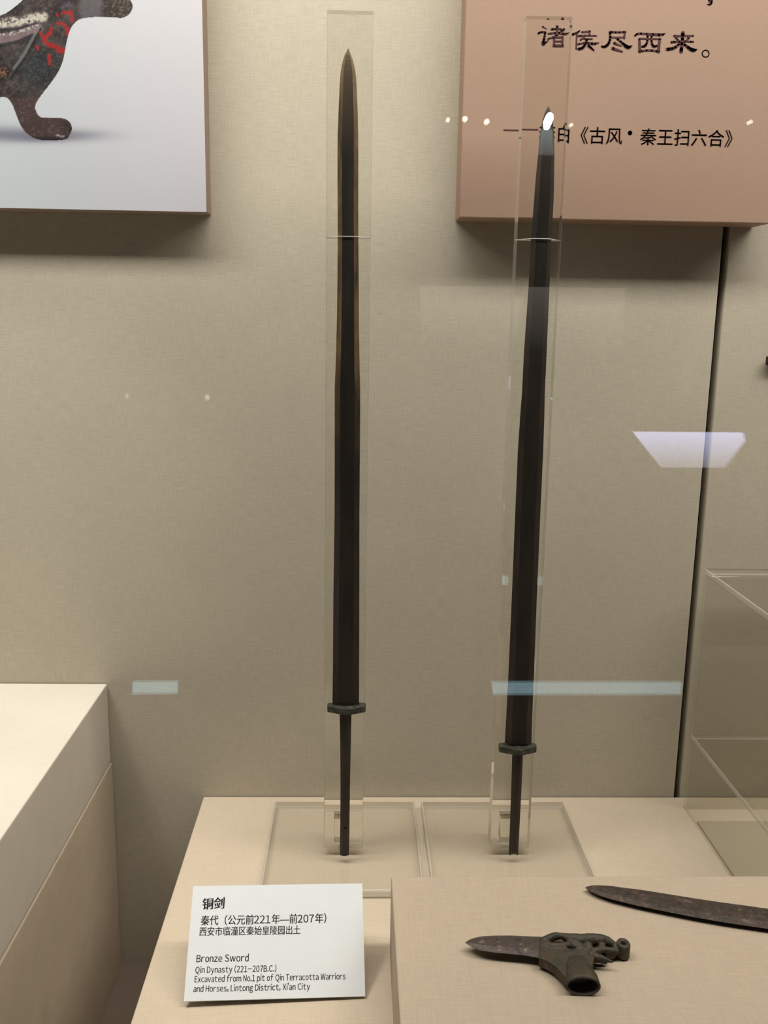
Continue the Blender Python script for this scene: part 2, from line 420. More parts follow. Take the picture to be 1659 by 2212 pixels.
BIRD = [(50,0),(32,15),(16,27),(0,34),(-60,55),(-140,70),(-230,95),(-150,150),(-60,205),(0,211),(13.5,209),(25,222),(34,244),(41.6,266),(54,286),(72,298),(87,303),(143,303),(150,293),(156,280),(154,268),(145,258),(130,254),(90,255),(81,248),(76,235),(76,226),(87,208),(108.5,181),(126.6,155.5),(137,130),(141,105),(145,85),(152,61.5),(163,47),(177,39),(217,36),(253,38.3),(264,39.4),(278.5,32.5),(286,20),(287,9),(281,0),(268,-16),(220,-30),(190,-62),(150,-78),(108,-62),(78,-30)]
def smooth_poly(p, n=2):
    p = [np.array(q, float) for q in p]
    for _ in range(n):
        p = sum(([p[i]*.75+p[(i+1) % len(p)]*.25, p[i]*.25+p[(i+1) % len(p)]*.75] for i in range(len(p))), [])
    return [tuple(q) for q in p]
def paint(x, y):
    """printed picture: sRGB colours at picture coordinates x, y"""
    bx = sst(0, 430, x); by = sst(0, 440, y)
    bg = np.stack([206+12*bx-4*by, 206+4*bx-2*by, 205+5*bx], -1)
    for (cx, cy, rx, ry, k) in ((40,292,150,17,.50),(150,292,95,13,.34),(90,300,75,9,.35),(-60,285,140,20,.3)):
        s = np.exp(-(((x-cx)/rx)**2+((y-cy)/ry)**2)*1.4)*k
        bg = bg*(1-s[..., None])+np.array([84, 78, 96])*s[..., None]
    n1, n2, n3 = fbm(x, y, 30, 1), fbm(x, y, 9, 11), vnoise(x, y, 3.2, 21)
    b = np.array([66., 57, 55])+(n1[..., None]-.5)*np.array([70, 60, 54])+(n2[..., None]-.5)*np.array([46, 44, 42])
    def lay(mask, c, amt):
        nonlocal b
        m = (mask*amt)[..., None]; b = b*(1-m)+np.array(c, float)*m
    lay(np.exp(-(((x-75)/42)**2+((y-145)/50)**2)), (42, 52, 54), .75)
    lay(sst(195, 225, y)*sst(170, 120, x), (78, 58, 54), .7)
    lay(sst(20, 0, y)*np.exp(-((x-95)/40)**2), (120, 96, 90), .6*n2)
    band = dist_line([(-150,66),(-20,54),(40,46),(93,36)], x, y)
    lay(sst(15, 7, band), (178, 166, 152), .35+.75*sst(.42, .6, n2)*1.0)
    lay(sst(12, 3, band)*sst(.48, .62, n3), (226, 218, 196), .9)
    band = dist_line([(-150,104),(-20,88),(40,78),(82,60)], x, y)
    lay(sst(15, 6, band), (150, 126, 126), .45+.5*n2)
    lay(sst(6, 2, dist_line([(-20,74),(30,72),(80,56)], x, y)), (205, 196, 182), .8*sst(.4, .6, n3))
    lay(sst(4, 1, dist_line([(-150,84),(-20,66),(40,62),(78,50)], x, y)), (54, 44, 52), .8)
    lay(sst(5, 2.5, dist_line([(-140,125),(0,99),(40,90),(70,76)], x, y)), (44, 40, 44), .8)
    lay(sst(4.4, 2, dist_line([(84,60),(72,80),(55,112),(42,132),(30,147)], x, y)), (118, 118, 112), .75)
    lay(sst(3.5, 1, dist_line([(88,62),(77,84),(60,116),(46,138),(22,172)], x, y)), (34, 32, 32), .8)
    lay(np.exp(-(((x-8)/11)**2+((y-155)/9)**2)), (176, 112, 66), .75*sst(.35, .55, n3))
    lay(sst(160, 185, x)*sst(228, 214, x), (106, 101, 103), .75)
    lay(sst(222, 232, x), (66, 57, 50), .7); lay(sst(222, 232, x)*sst(.6, .75, n3), (130, 110, 92), .5)
    for pts, w in (([(137,28),(146,26),(152,25),(155,36),(156,46)],4.5), ([(126,50),(134,51),(142,56),(147,66),(146,73)],5), ([(111,62),(108,72),(99,80),(95,84)],5),
                   ([(97,84),(98,92),(106,97),(115,99)],7), ([(126,106),(134,109)],9), ([(106,120),(107,130),(107,138)],5), ([(86,70),(91,80)],3), ([(80,102),(82,106)],4), ([(122,28),(125,34)],2.5)):
        lay(sst(w, w*.55, dist_line(pts, x, y)+(n3-.5)*4), (176, 36, 34), .82)
    lay(np.exp(-(((x-137)/10)**2+((y-1)/8)**2)), (44, 36, 56), .9)
    lay(np.exp(-(((x-150)/16)**2+((y-12)/7)**2)), (128, 116, 118), .5)
    lay(sst(.66, .78, n3), (122, 106, 98), .35)
    lay(sst(5, 2, dist_line([(124,294),(138,295)], x, y)), (176, 170, 172), .9*sst(.3, .5, n3))
    lay(sst(290, 303, y), (30, 24, 26), .8)
    out = bg.copy(); m = inside(smooth_poly(BIRD), x, y)
    out[m] = b[m]
    return np.clip(out, 8, 250)
def grid_axis(lo, hi, dlo, dhi, fine, coarse):
    a = list(np.arange(dlo, dhi, fine)); p = dlo
    while p > lo: p -= coarse; a.insert(0, max(p, lo))
    p = a[-1]
    while p < hi: p += coarse; a.append(min(p, hi))
    return np.array(a)
gx = grid_axis(XP0, A[0], -.405, -.22, .00065, .005); gz = grid_axis(A[2], ZP1, .17, .37, .00065, .005)
gx[-1] = A[0]; gz[0] = A[2]
X, Z = np.meshgrid(gx, gz); PX, PY = proj(np.stack([X, np.full_like(X, YL), Z], -1).reshape(-1, 3))
rgb = paint(PX, PY)/255.0
rgb = np.where(rgb <= .04045, rgb/12.92, ((rgb+.055)/1.055)**2.4)*np.array([.84, .88, .93])
nx, nz = len(gx), len(gz)
idx = np.arange(nx*nz).reshape(nz, nx)
faces = np.stack([idx[:-1, :-1], idx[:-1, 1:], idx[1:, 1:], idx[1:, :-1]], -1).reshape(-1, 4)
pr = mesh_obj('printed_photograph', np.stack([X.ravel(), np.full(X.size, YL), Z.ravel()], -1), faces.tolist(), None, t)
ca = pr.data.color_attributes.new('print', 'FLOAT_COLOR', 'POINT')
ca.data.foreach_set('color', np.concatenate([rgb, np.ones((len(rgb), 1))], 1).ravel().astype(np.float32))
m, nt, N, L, b = new_mat('picture_print')
at = N.new('ShaderNodeAttribute'); at.attribute_name = 'print'; L.new(at.outputs['Color'], b.inputs['Base Color'])
b.inputs['Roughness'].default_value = .45; b.inputs['Specular IOR Level'].default_value = .2
pr.data.materials.append(m)
pr['label'] = 'printed photograph of a bronze bird standing on pale grey'

# ------------------------------------------------------------------ swords and their stands
YS = .9510           # plane of the swords
ZT = -.593           # top of the acrylic base plates
def sword(name, prof, tang, guard, label, edge, hole=None, notch=False, gap=False):
    """prof / tang: rows (y, x left, x right) measured in the photograph, guard: (xl, xr, y of its top corner)"""
    rows = []
    for y, xl, xr in prof:
        a, b_ = onY(xl, y, YS), onY(xr, y, YS); rows.append(((a[0]+b_[0])/2, (b_[0]-a[0])/2, (a[2]+b_[2])/2))
    zb = onY(tang[-1][1], tang[-1][0], YS)[2]; zb = max(zb, ZT+.0004)
    cx = rows[-1][0]
    root = thing(name, (cx, YS, ZT), label, 'sword', 'upright bronze swords')
    th = .0042
    def section(c, w, z, n):
        k = .57; t_ = th*min(1, w/.010)
        jit = .985+.03*random.random()
        return [(c-w, YS, z), (c-w*k, YS-t_*.85, z), (c-w*.04, YS-t_, z), (c+w*k*jit, YS-t_*.85, z), (c+w, YS, z), (c+w*k, YS+t_*.85, z), (c-w*k, YS+t_*.85, z)]
    # interpolate rows
    zs = np.array([r[2] for r in rows]); cs = np.array([r[0] for r in rows]); ws = np.array([r[1] for r in rows])
    zz = np.unique(np.concatenate([zs, np.linspace(zs.min(), zs.max(), 70)]))
    V, Fc, mi = [], [], []
    for k, z in enumerate(zz):
        c = np.interp(z, zs[::-1], cs[::-1]); w = max(np.interp(z, zs[::-1], ws[::-1]), .00025)
        V += section(c, w+(random.random()-.5)*.00008, z, k)
    nk = len(zz)
    for k in range(nk-1):
        for j in range(7):
            a0, a1 = k*7+j, k*7+(j+1) % 7
            Fc.append((a0, a1, a1+7, a0+7)); mi.append(0 if j in (1, 2, 5) else 1)
    Fc.append(tuple(range(7))); mi.append(0); Fc.append(tuple((nk-1)*7+j for j in range(7))[::-1]); mi.append(0)
    bl = mesh_obj('blade', V, Fc, [M_BLADE, edge], root)
    bl.data.polygons.foreach_set('material_index', mi)
    # object-space heights are used by the worn edge: origin at the root already
    # tang: flattened octagon
    V, Fc = [], []
    tr = []
    for y, xl, xr in tang:
        a, b_ = onY(xl, y, YS), onY(xr, y, YS); tr.append(((a[0]+b_[0])/2, (b_[0]-a[0])/2, max((a[2]+b_[2])/2, zb)))
    m8 = 8
    for c, w, z in tr:
        for j in range(m8):
            a = math.pi*(j+.5)/4
            V.append((c+w*math.cos(a)*1.08 if abs(math.cos(a)) < .9 else c+w*math.copysign(1, math.cos(a)), YS+.0042*max(-1, min(1, math.sin(a)*1.08)), z))
    for k in range(len(tr)-1):
        for j in range(m8): Fc.append((k*m8+j, k*m8+(j+1) % m8, (k+1)*m8+(j+1) % m8, (k+1)*m8+j))
    Fc.append(tuple(range(m8))); Fc.append(tuple((len(tr)-1)*m8+j for j in range(m8))[::-1])
    bm = bmesh.new(); vs = [bm.verts.new([float(q) for q in v]) for v in V]
    for f in Fc: bm.faces.new([vs[i] for i in f])
    tg = bm_obj('tang', bm, M_TANG, root)
    def cut(lo, hi, round_=False):
        if round_:
            bm = bmesh.new(); bmesh.ops.create_cone(bm, cap_ends=True, segments=14, radius1=round_, radius2=round_, depth=.03, matrix=Matrix.Translation(lo) @ Matrix.Rotation(math.pi/2, 4, 'X'))
        else: bm = box_bm(lo, hi)
        me = bpy.data.meshes.new('c'); bm.to_mesh(me); bm.free(); co = bpy.data.objects.new('c', me); COL.objects.link(co)
        md = tg.modifiers.new('b', 'BOOLEAN'); md.operation = 'DIFFERENCE'; md.object = co; md.solver = 'EXACT'
        off = WORLD_OF[root.name]; co.location = (0, 0, 0)
        bpy.context.view_layer.update()
        dg = bpy.context.evaluated_depsgraph_get(); nm = bpy.data.meshes.new_from_object(tg.evaluated_get(dg))
        tg.modifiers.clear(); tg.data = nm; bpy.data.objects.remove(co)
    if hole: h = onY(hole[0], hole[1], YS); cut(Vector([float(v) for v in h]), None, .0013)
    if notch: cut((tr[-1][0]-.0035, YS-.02, zb-.01), (tr[-1][0]+.0035, YS+.02, zb+.0028)); cut((tr[-1][0]+.0062, YS-.02, zb-.01), (tr[-1][0]+.02, YS+.02, zb+.0015))
    # lozenge guard with a ridge to the front
    gl, gr, gy = guard
    a, b_ = onY(gl, gy, YS), onY(gr, gy, YS); gc, gw = (a[0]+b_[0])/2, (b_[0]-a[0])/2; gz0 = (a[2]+b_[2])/2
    hgt, dpt = .0072, .0125
    plan = [(-gw, -.0028), (-gw*.97, -.0042), (0-.002, -dpt), (.002, -dpt), (gw*.97, -.0042), (gw, -.0028), (gw, .0028), (gw*.97, .0042), (.004, .0075), (-.004, .0075), (-gw*.97, .0042), (-gw, .0028)]
    bm = bmesh.new()
    v0 = [bm.verts.new((gc+p, YS+q, gz0-hgt)) for p, q in plan]
    v1 = [bm.verts.new((gc+p, YS+q, gz0+(.0006*random.random()))) for p, q in plan]
    bm.faces.new(v0); bm.faces.new(v1[::-1])
    for i in range(len(plan)): j = (i+1) % len(plan); bm.faces.new((v0[i], v0[j], v1[j], v1[i]))
    bmesh.ops.bevel(bm, geom=[e for e in bm.edges], offset=.0006, segments=1, affect='EDGES')
    bm_obj('guard', bm, M_GUARD, root)
    if gap:   # narrow waist between blade and guard
        z0, z1 = gz0-.001, rows[-1][2]+.002
        box('collar', (cx-.0085, YS-.0032, z0), (cx+.0085, YS+.0032, z1), M_GUARD, root, .001)
    return root
S1 = [(105,752,752.4),(112,748.5,755.5),(120,744,759),(130,741,762.5),(140,738.5,765),(152,736.5,767.3),(165,735,769),(182,733.8,770.2),(200,733,771),(250,731,773),(300,729.2,774),(400,729,774),(500,729.6,774),(600,729,775),(700,727.5,775.3),(760,726,776.3),(800,724.5,777),(840,723,778),(900,723,778),(1000,723,777.3),(1100,722.8,776.5),(1300,720,776.2),(1450,719,775.8),(1530,718,775.5)]
T1 = [(1532,733.5,759.5),(1548,734,759),(1600,735,758),(1700,735.5,756),(1780,735,755),(1845,734,754)]
S2 = [(230,1184,1184.5),(236,1180.5,1187.5),(245,1176.5,1191),(260,1172,1194),(278,1168.5,1195.8),(300,1165,1197),(334,1162.4,1197.5),(390,1156.7,1197),(433,1153.7,1195.9),(516,1147,1191.2),(615,1142,1187.2),(762,1131.7,1180.9),(852,1127.5,1176.8),(898,1123.6,1176),(971,1118.8,1173.6),(1107,1113,1167.3),(1297,1105.2,1159.5),(1450,1098.5,1153.8),(1550,1093.4,1149.6),(1605,1090.5,1148)]
T2 = [(1620,1107,1129.5),(1631,1106.8,1129),(1708,1104.5,1125.7),(1780,1102,1122),(1846,1099.4,1118.7)]
sword('bronze_sword', S1, T1, (707, 790, 1522), 'dark bronze sword standing left, brown worn edges and pointed tip', M_EDGE, hole=(745.5, 1784))
sword('bronze_sword', S2, T2, (1078, 1158.5, 1609), 'near-black bronze sword standing before the calligraphy panel, chipped tang end', M_EDGE2, notch=True, gap=True)

def stand(px0, px1, bx0, bx1, label, brace_px, tie):
    a, b_ = onZ(px0, 1832, ZT), onZ(px1, 1832, ZT); yf = .9634
    root = thing('sword_stand', ((bx0+bx1)/2, .97, ZP), label, 'stand', 'clear acrylic sword stands')
    edged(box('base_plate', (bx0, .8835, ZP+.0004), (bx1, 1.0695, ZT), [M_PLATE, M_AEDGE], root, .0022, 2), 2)
    edged(box('post', (a[0], yf, ZT+.0003), (b_[0], yf+.018, .2862), [M_ACR, M_PEDGE], root, .0004, 1), 1)
    c0, c1 = onY(brace_px[0], 1790, yf+.0185)[0], onY(brace_px[1], 1790, yf+.0185)[0]
    box('brace', (c0, yf+.0185, ZT+.0003), (c1, yf+.036, ZT+.030), M_ACR, root, .0003, 1)
    # nylon line round blade and post
    for y, xl, xr, nm in tie:
        l, r = onY(xl, y, YS), onY(xr, y, YS); zc = l[2]
        pts = [(l[0]-.0007, YS, zc), (l[0]+.0035, YS-.0049, zc-.0001), ((l[0]+r[0])/2, YS-.0052, zc-.0001), (r[0]-.0035, YS-.0049, zc-.0001), (r[0]+.0007, YS, zc), (b_[0]+.0003, yf+.009, zc+.0005), (b_[0]-.002, yf+.0186, zc+.0005), (a[0]+.002, yf+.0186, zc+.0005), (a[0]-.0003, yf+.009, zc+.0005)]
        cu = bpy.data.curves.new('tie', 'CURVE'); cu.dimensions = '3D'; cu.bevel_depth = .00038; cu.bevel_resolution = 1
        sp = cu.splines.new('POLY'); sp.points.add(len(pts)-1)
        for q, p in zip(sp.points, pts): q.co = (float(p[0]), float(p[1]), float(p[2]), 1)
        sp.use_cyclic_u = True
        ob = bpy.data.objects.new('tie', cu); COL.objects.link(ob)
        dg = bpy.context.evaluated_depsgraph_get(); dg.update(); me = bpy.data.meshes.new_from_object(ob.evaluated_get(dg))
        bpy.data.objects.remove(ob); bpy.data.curves.remove(cu)
        link('tie_line', me, M_THREAD, root)['label'] = 'thin pale nylon tie line'
    return root
B1 = (onZ(590, 1748, ZT)[0], onZ(897, 1746, ZT)[0]); B2 = (onZ(911, 1745, ZT)[0], onZ(1224, 1745, ZT)[0])
stand(699.5, 783.5, B1[0], B1[1], 'clear acrylic stand with square base holding the left sword', (722, 752), [(511, 729.5, 774, 0)])
stand(1058.5, 1142.5, B2[0], B2[1], 'clear acrylic stand with square base holding the right sword', (1080, 1110), [(516, 1147, 1191, 0)])

# ------------------------------------------------------------------ label card
CP = [np.array(p) for p in ((-.1498, .8007, -.5326), (.0113, .8106, -.5365), (.0133, .7347, -.6), (-.1479, .7248, -.5961))]
tl, tr_, br, bl_ = CP
u = (br-bl_); cw = np.linalg.norm(u); u = u/cw; v = tl-bl_; v = v-u*(v@u); chh = np.linalg.norm(v); v = v/chh; nrm = np.cross(u, v)
t = thing('label_card', (-.067, .77, ZP), 'white label card with black Chinese and English text leaning before left sword', 'label')
def slab(name, pts, thick, mat, parent):
    P = [np.array(p) for p in pts]; Q = [p-nrm*thick for p in P]
    return mesh_obj(name, P+Q, [(0, 1, 2, 3), (7, 6, 5, 4)]+[(i, i+4, (i+1) % 4+4, (i+1) % 4) for i in range(4)], mat, parent)
slab('card', [bl_, bl_+u*cw, bl_+u*cw+v*chh, bl_+v*chh], .0022, M_CARD, t)
# wedge that props the card
w0, w1 = .02, cw-.02
def cpt(a, b_): return bl_+u*a+v*b_-nrm*.0024
wa = [cpt(w0, .006), cpt(w1, .006), cpt(w1, chh-.012), cpt(w0, chh-.012)]
wb = [np.array((p[0], p[1], ZP+.0003)) for p in wa]
mesh_obj('wedge', wa+wb, [(0, 1, 2, 3), (7, 6, 5, 4), (0, 4, 5, 1), (1, 5, 6, 2), (2, 6, 7, 3), (3, 7, 4, 0)], M_CARD, t)
def on_card(px, py): d = ray(px, py); k = (bl_@nrm)/(d@nrm); P = d*k-bl_; return P@u, P@v
def card_line(body, left, right, capu, emb=0, ref=None):
    """text from pixel left to right on the baseline; capu: photo height of the tallest glyph in px"""
    x0, y0 = on_card(*left); x1, y1 = on_card(*right); hx, hy = on_card(left[0], left[1]-capu)
    v_, f_ = text_mesh(body, emb)
    lo, hi = v_.min(0), v_.max(0)
    if ref is not None: lo[1], hi[1] = ref
    sx = (x1-x0)/(hi[0]-lo[0]); sy = (hy-y0)/(hi[1]-lo[1])
    ik = Ink()
    P = []
    for p in v_:
        a = (p[0]-lo[0])*sx; h = (p[1]-lo[1])*sy
        P.append(bl_+u*(x0+a)+v*(y0+h+(y1-y0)*a/(x1-x0))+nrm*(.00015+p[2]*.1))
    ik.add(P, f_); ik.build('lettering', M_BLACKINK, t)
card_line('铜剑', (436, 1965.5), (484.5, 1962.5), 25, .06)
card_line('秦代（公元前221年—前207年）', (433, 1999.5), (705, 1994), 22, .03)
card_line('西安市临潼区秦始皇陵园出土', (430, 2022), (649, 2018), 19.5, .024)
CAP = (0.0, text_mesh('Ｂ')[0][:, 1].max())
card_line('Bronze Sword', (424, 2078.5), (537, 2076.5), 15.5, .036, CAP)
card_line('Qin Dynasty (221-207B.C.)', (421.5, 2102), (597, 2098.5), 13.5, .036, CAP)
card_line("Excavated from No.1 pit of Qin Terracotta Warriors", (420, 2122), (746.5, 2115.5), 13.5, .036, CAP)
card_line("and Horses, Lintong District, Xi'an City", (417.5, 2143), (669.5, 2137.5), 13.5, .036, CAP)

# ------------------------------------------------------------------ dagger-axe and long blade on the block
def outline_slab(name, px, ztop, zbot, mat, parent, bev=.0015, ridge=None):
    bm = bmesh.new()
    top = [bm.verts.new([float(q) for q in onZ(x, y, ZB+ztop)]) for x, y in px]
    bot = [bm.verts.new((w.co.x, w.co.y, ZB+zbot)) for w in top]
    bm.faces.new(top); bm.faces.new(bot[::-1])
    n = len(top)
    for i in range(n): bm.faces.new((top[i], bot[i], bot[(i+1) % n], top[(i+1) % n]))
    bmesh.ops.recalc_face_normals(bm, faces=bm.faces[:])
    if bev:
        es = [e for e in bm.edges if all(abs(q.co.z-(ZB+ztop)) < 1e-5 for q in e.verts)]
        bmesh.ops.bevel(bm, geom=es, offset=bev, segments=2, affect='EDGES', clamp_overlap=True)
    bmesh.ops.triangulate(bm, faces=[f for f in bm.faces if len(f.verts) > 4])
    return bm_obj(name, bm, mat, parent)
ge = thing('dagger_axe', onZ(1200, 2060, ZB), 'short bronze dagger-axe with animal ornament and open oval socket', 'weapon')
def two_sided_blade(name, upper, lower, zt, zedge, mat, parent, zbot):
    """blade from matching upper / lower edge points (px): low edges, raised mid rib"""
    V, Fc = [], []
    for (ux, uy), (lx, ly) in zip(upper, lower):
        a, c = onZ(ux, uy, ZB+zedge), onZ(lx, ly, ZB+zedge)
        m1, m2, m3 = a*.75+c*.25, a*.5+c*.5, a*.25+c*.75
        w = np.linalg.norm(a-c); k = min(1, w/.012)
        for P, z in ((a, zedge), (m1, zedge+(zt-zedge)*.9*k), (m2, zedge+(zt-zedge)*k), (m3, zedge+(zt-zedge)*.9*k), (c, zedge), (m3, zedge-(zedge-zbot)*k), (m1, zedge-(zedge-zbot)*k)):
            V.append((P[0], P[1], ZB+z))
    n = len(upper)
    for i in range(n-1):
        for j in range(7): Fc.append((i*7+j, i*7+(j+1) % 7, (i+1)*7+(j+1) % 7, (i+1)*7+j))
    Fc.append(tuple(range(7))[::-1]); Fc.append(tuple((n-1)*7+j for j in range(7)))
    o = mesh_obj(name, V, Fc, mat, parent)
    bm = bmesh.new(); bm.from_mesh(o.data); bmesh.ops.recalc_face_normals(bm, faces=bm.faces[:]); bm.to_mesh(o.data); bm.free()
    return o
def resample(pts, n):
    P = np.array(pts, float); s = np.concatenate([[0], np.cumsum(np.hypot(*np.diff(P, axis=0).T))]); q = np.linspace(0, s[-1], n)
    return list(zip(np.interp(q, s, P[:, 0]), np.interp(q, s, P[:, 1])))
two_sided_blade('blade', resample([(1004.8,2036),(1010,2032),(1018,2028),(1030,2024.5),(1041,2022.5),(1071,2020.8),(1106,2020.8),(1142,2022.5),(1180,2024)], 26),
                resample([(1005,2037),(1010,2040),(1018,2044),(1035,2052),(1063,2057),(1094,2060),(1132,2063.5),(1162,2069),(1185,2076)], 26), .0105, .0085, M_GEBLADE, ge, .006)
def capsules(name, chains, plates, mat, parent, vox=.00055, seed=3):
    """organic casting: chains of balls (px x, px y, px radius, height) fused with flat plates by a voxel remesh"""
    bm = bmesh.new()
    mpp = np.linalg.norm(onZ(1250, 2040, ZB)-onZ(1251, 2040, ZB))
    for ch in chains:
        for (x0, y0, r0, h0), (x1, y1, r1, h1) in zip(ch[:-1], ch[1:]):
            for q in np.linspace(0, 1, 7):
                x, y, r, h = (x0+(x1-x0)*q, y0+(y1-y0)*q, r0+(r1-r0)*q, h0+(h1-h0)*q)
                P = onZ(x, y, ZB+h); bmesh.ops.create_icosphere(bm, subdivisions=2, radius=r*mpp, matrix=Matrix.Translation([float(k) for k in P]))
    for px, zt, zb_ in plates:
        top = [bm.verts.new([float(q) for q in onZ(x, y, ZB+zt)]) for x, y in px]; bot = [bm.verts.new((w.co.x, w.co.y, ZB+zb_)) for w in top]
        n = len(top); fs = [bm.faces.new(top), bm.faces.new(bot[::-1])]+[bm.faces.new((top[i], bot[i], bot[(i+1) % n], top[(i+1) % n])) for i in range(n)]
        bmesh.ops.recalc_face_normals(bm, faces=fs)
    me = bpy.data.meshes.new(name); bm.to_mesh(me); bm.free()
    o = bpy.data.objects.new(name, me); COL.objects.link(o)
    r = o.modifiers.new('r', 'REMESH'); r.mode = 'VOXEL'; r.voxel_size = vox
    s = o.modifiers.new('s', 'SMOOTH'); s.iterations = 4; s.factor = .5
    tx = bpy.data.textures.new('cast', 'CLOUDS'); tx.noise_scale = .004
    d = o.modifiers.new('d', 'DISPLACE'); d.texture = tx; d.strength = .0009; d.texture_coords = 'GLOBAL'
    dg = bpy.context.evaluated_depsgraph_get(); dg.update(); nm = bpy.data.meshes.new_from_object(o.evaluated_get(dg))
    bpy.data.objects.remove(o)
    return link(name, nm, mat, parent, True)
hz = .0085
capsules('animal_ornament', [
    [(1176,2034,10,.010),(1190,2026,9,.012),(1203,2021,7.5,.014),(1216,2022,6,.0135)],
    [(1178,2042,9,.010),(1192,2044,8,.011),(1210,2044,7,.011),(1224,2042,7,.011)],
    [(1219,2024,8,.013),(1236,2029,12,.0125),(1258,2031,13,.0125),(1280,2030,13,.013),(1298,2029,11,.0135),(1312,2033,9.5,.012),(1326,2041,8,.010),(1332,2049,7,.009)],
    [(1230,2030,10,.012),(1238,2042,11,.0105),(1252,2048,10,.010)],
    [(1266,2038,10,.0115),(1272,2048,9,.010),(1262,2056,9,.009)],
    [(1296,2036,8,.012),(1302,2046,7,.0105),(1292,2054,8,.010)],
    [(1282,2056,9,.010),(1303,2051,6,.0105),(1318,2053,6.5,.0095),(1332,2055,7,.0085)],
    [(1310,2060,7,.006),(1326,2060,7,.006)],
], [([(1168,2024),(1200,2040),(1230,2048),(1262,2050),(1285,2058),(1282,2076),(1277,2092),(1283,2102),(1240,2106),(1222,2112),(1213,2101),(1200,2087),(1182,2075),(1164,2068)], .0118, .003),
    ([(1170,2028),(1190,2018),(1220,2022),(1260,2022),(1300,2024),(1326,2038),(1334,2054),(1326,2064),(1300,2064),(1280,2064),(1180,2056)], .0062, .0022)], M_GE, ge)
capsules('claw', [[(1276,2063,8.5,.010),(1292,2068,8,.010),(1306,2072.5,6,.0095),(1322,2077.5,3,.009)], [(1280,2070,8,.006),(1296,2074,6,.005),(1308,2077,5,.004)]], [], M_GE, ge)
# suspension ring
rc = onZ(1346, 2046, ZB+.009); bm = bmesh.new(); R0 = .0056
for j in range(28):
    a = 2*math.pi*j/28
    for k, (rr, z) in enumerate(((R0, -.006), (R0*1.02, .0045), (R0*.85, .0062), (R0*.45, .0058), (R0*.36, .0045), (R0*.36, -.006))):
        bm.verts.new((rc[0]+rr*math.cos(a), rc[1]+rr*math.sin(a)*1.15, rc[2]+z-.0015))
bm.verts.ensure_lookup_table()
for j in range(28):
    for k in range(6): bm.faces.new([bm.verts[i] for i in (j*6+k, j*6+(k+1) % 6, ((j+1) % 28)*6+(k+1) % 6, ((j+1) % 28)*6+k)])
bm_obj('ring', bm, M_GE, ge, True)
# oval socket, open toward the glass
mc = onZ(1260, 2131, ZB+.0088); md_ = onZ(1246, 2078, ZB+.0088); ax = md_-mc; ax[2] = 0; Ls = np.linalg.norm(ax); ax = ax/Ls
sd = np.array((ax[1], -ax[0], 0)); up = np.array((0, 0, 1.)); V, Fc = [], []
ringsS = [(-.0, .0122, .0070), (-.0, .0137, .0086), (.004, .0136, .0085), (.011, .0133, .0083), (.0125, .0126, .0078), (Ls*.75, .0112, .0070), (Ls*1.05, .0085, .0050)]
inner = [(.003, .0118, .0067), (.02, .0104, .0058)]
seq = inner[::-1]+ringsS; kk = 32
for dd, a_, b_ in seq:
    for j in range(kk):
        an = 2*math.pi*j/kk; V.append(mc+ax*dd+sd*a_*math.cos(an)+up*(b_*math.sin(an)))
for i in range(len(seq)-1):
    for j in range(kk): Fc.append((i*kk+j, i*kk+(j+1) % kk, (i+1)*kk+(j+1) % kk, (i+1)*kk+j))
Fc.append(tuple(range(kk))); Fc.append(tuple((len(seq)-1)*kk+j for j in range(kk)))
o = mesh_obj('socket', V, Fc, M_GE, ge, True)
bm = bmesh.new(); bm.from_mesh(o.data); bmesh.ops.recalc_face_normals(bm, faces=bm.faces[:]); bm.to_mesh(o.data); bm.free()

kn = thing('long_blade', onZ(1480, 1960, ZB), 'long dark mottled bronze blade lying flat, running out behind the dagger-axe', 'weapon')
up_ = [(1264.5,1916),(1268,1914),(1275,1912.6),(1292,1912),(1320,1913.5),(1350,1918),(1375,1920.5),(1400,1924.5),(1450,1932.5),(1500,1940.5),(1560,1949.5),(1600,1954.5),(1659,1963),(1780,1981),(1900,1999)]
lo_ = [(1265,1918),(1268,1920),(1275,1925),(1292,1933),(1320,1942.5),(1350,1950),(1375,1956),(1400,1961.5),(1450,1971.5),(1500,1981.5),(1560,1992),(1600,1998),(1659,2006.5),(1780,2024),(1900,2041)]
two_sided_blade('blade', resample(up_, 44), resample(lo_, 44), .0068, .0048, M_KNIFE, kn, .0006)

# ------------------------------------------------------------------ acrylic hood at the right
HX = .4205
zt_ = onY(1525, 1232, 1.07)[2]; zs_ = onY(1487, 1584, 1.07)[2]
t = thing('acrylic_hood', (.7, .94, ZP), 'clear acrylic display hood on platform at the right end', 'case')
hy0, hy1, hx1 = .82, 1.073, .98
box('left_pane', (HX, hy0, ZP+.0006), (HX+.004, hy1, zt_-.0065), M_HOOD, t, .0004, 1)
box('back_pane', (HX+.0042, hy1-.006, ZP+.0006), (hx1, hy1, zt_-.0065), M_HOOD, t, .0004, 1)
edged(box('top_pane', (HX, hy0, zt_-.006), (hx1, hy1, zt_+.002), [M_HOOD, M_AEDGE], t, .002, 3), 2)
box('shade_board', (HX+.0045, hy0, ZP+.0008), (hx1, 1.035, ZP+.003), M_SHADEB, t, .0006, 1)  # added thin sheet standing in for the shaded platform under the hood
edged(box('inner_shelf', (HX-.0002, hy0, zs_-.006), (hx1, hy1-.0064, zs_), [M_HOOD, M_AEDGE], t, .0008, 1), 2)

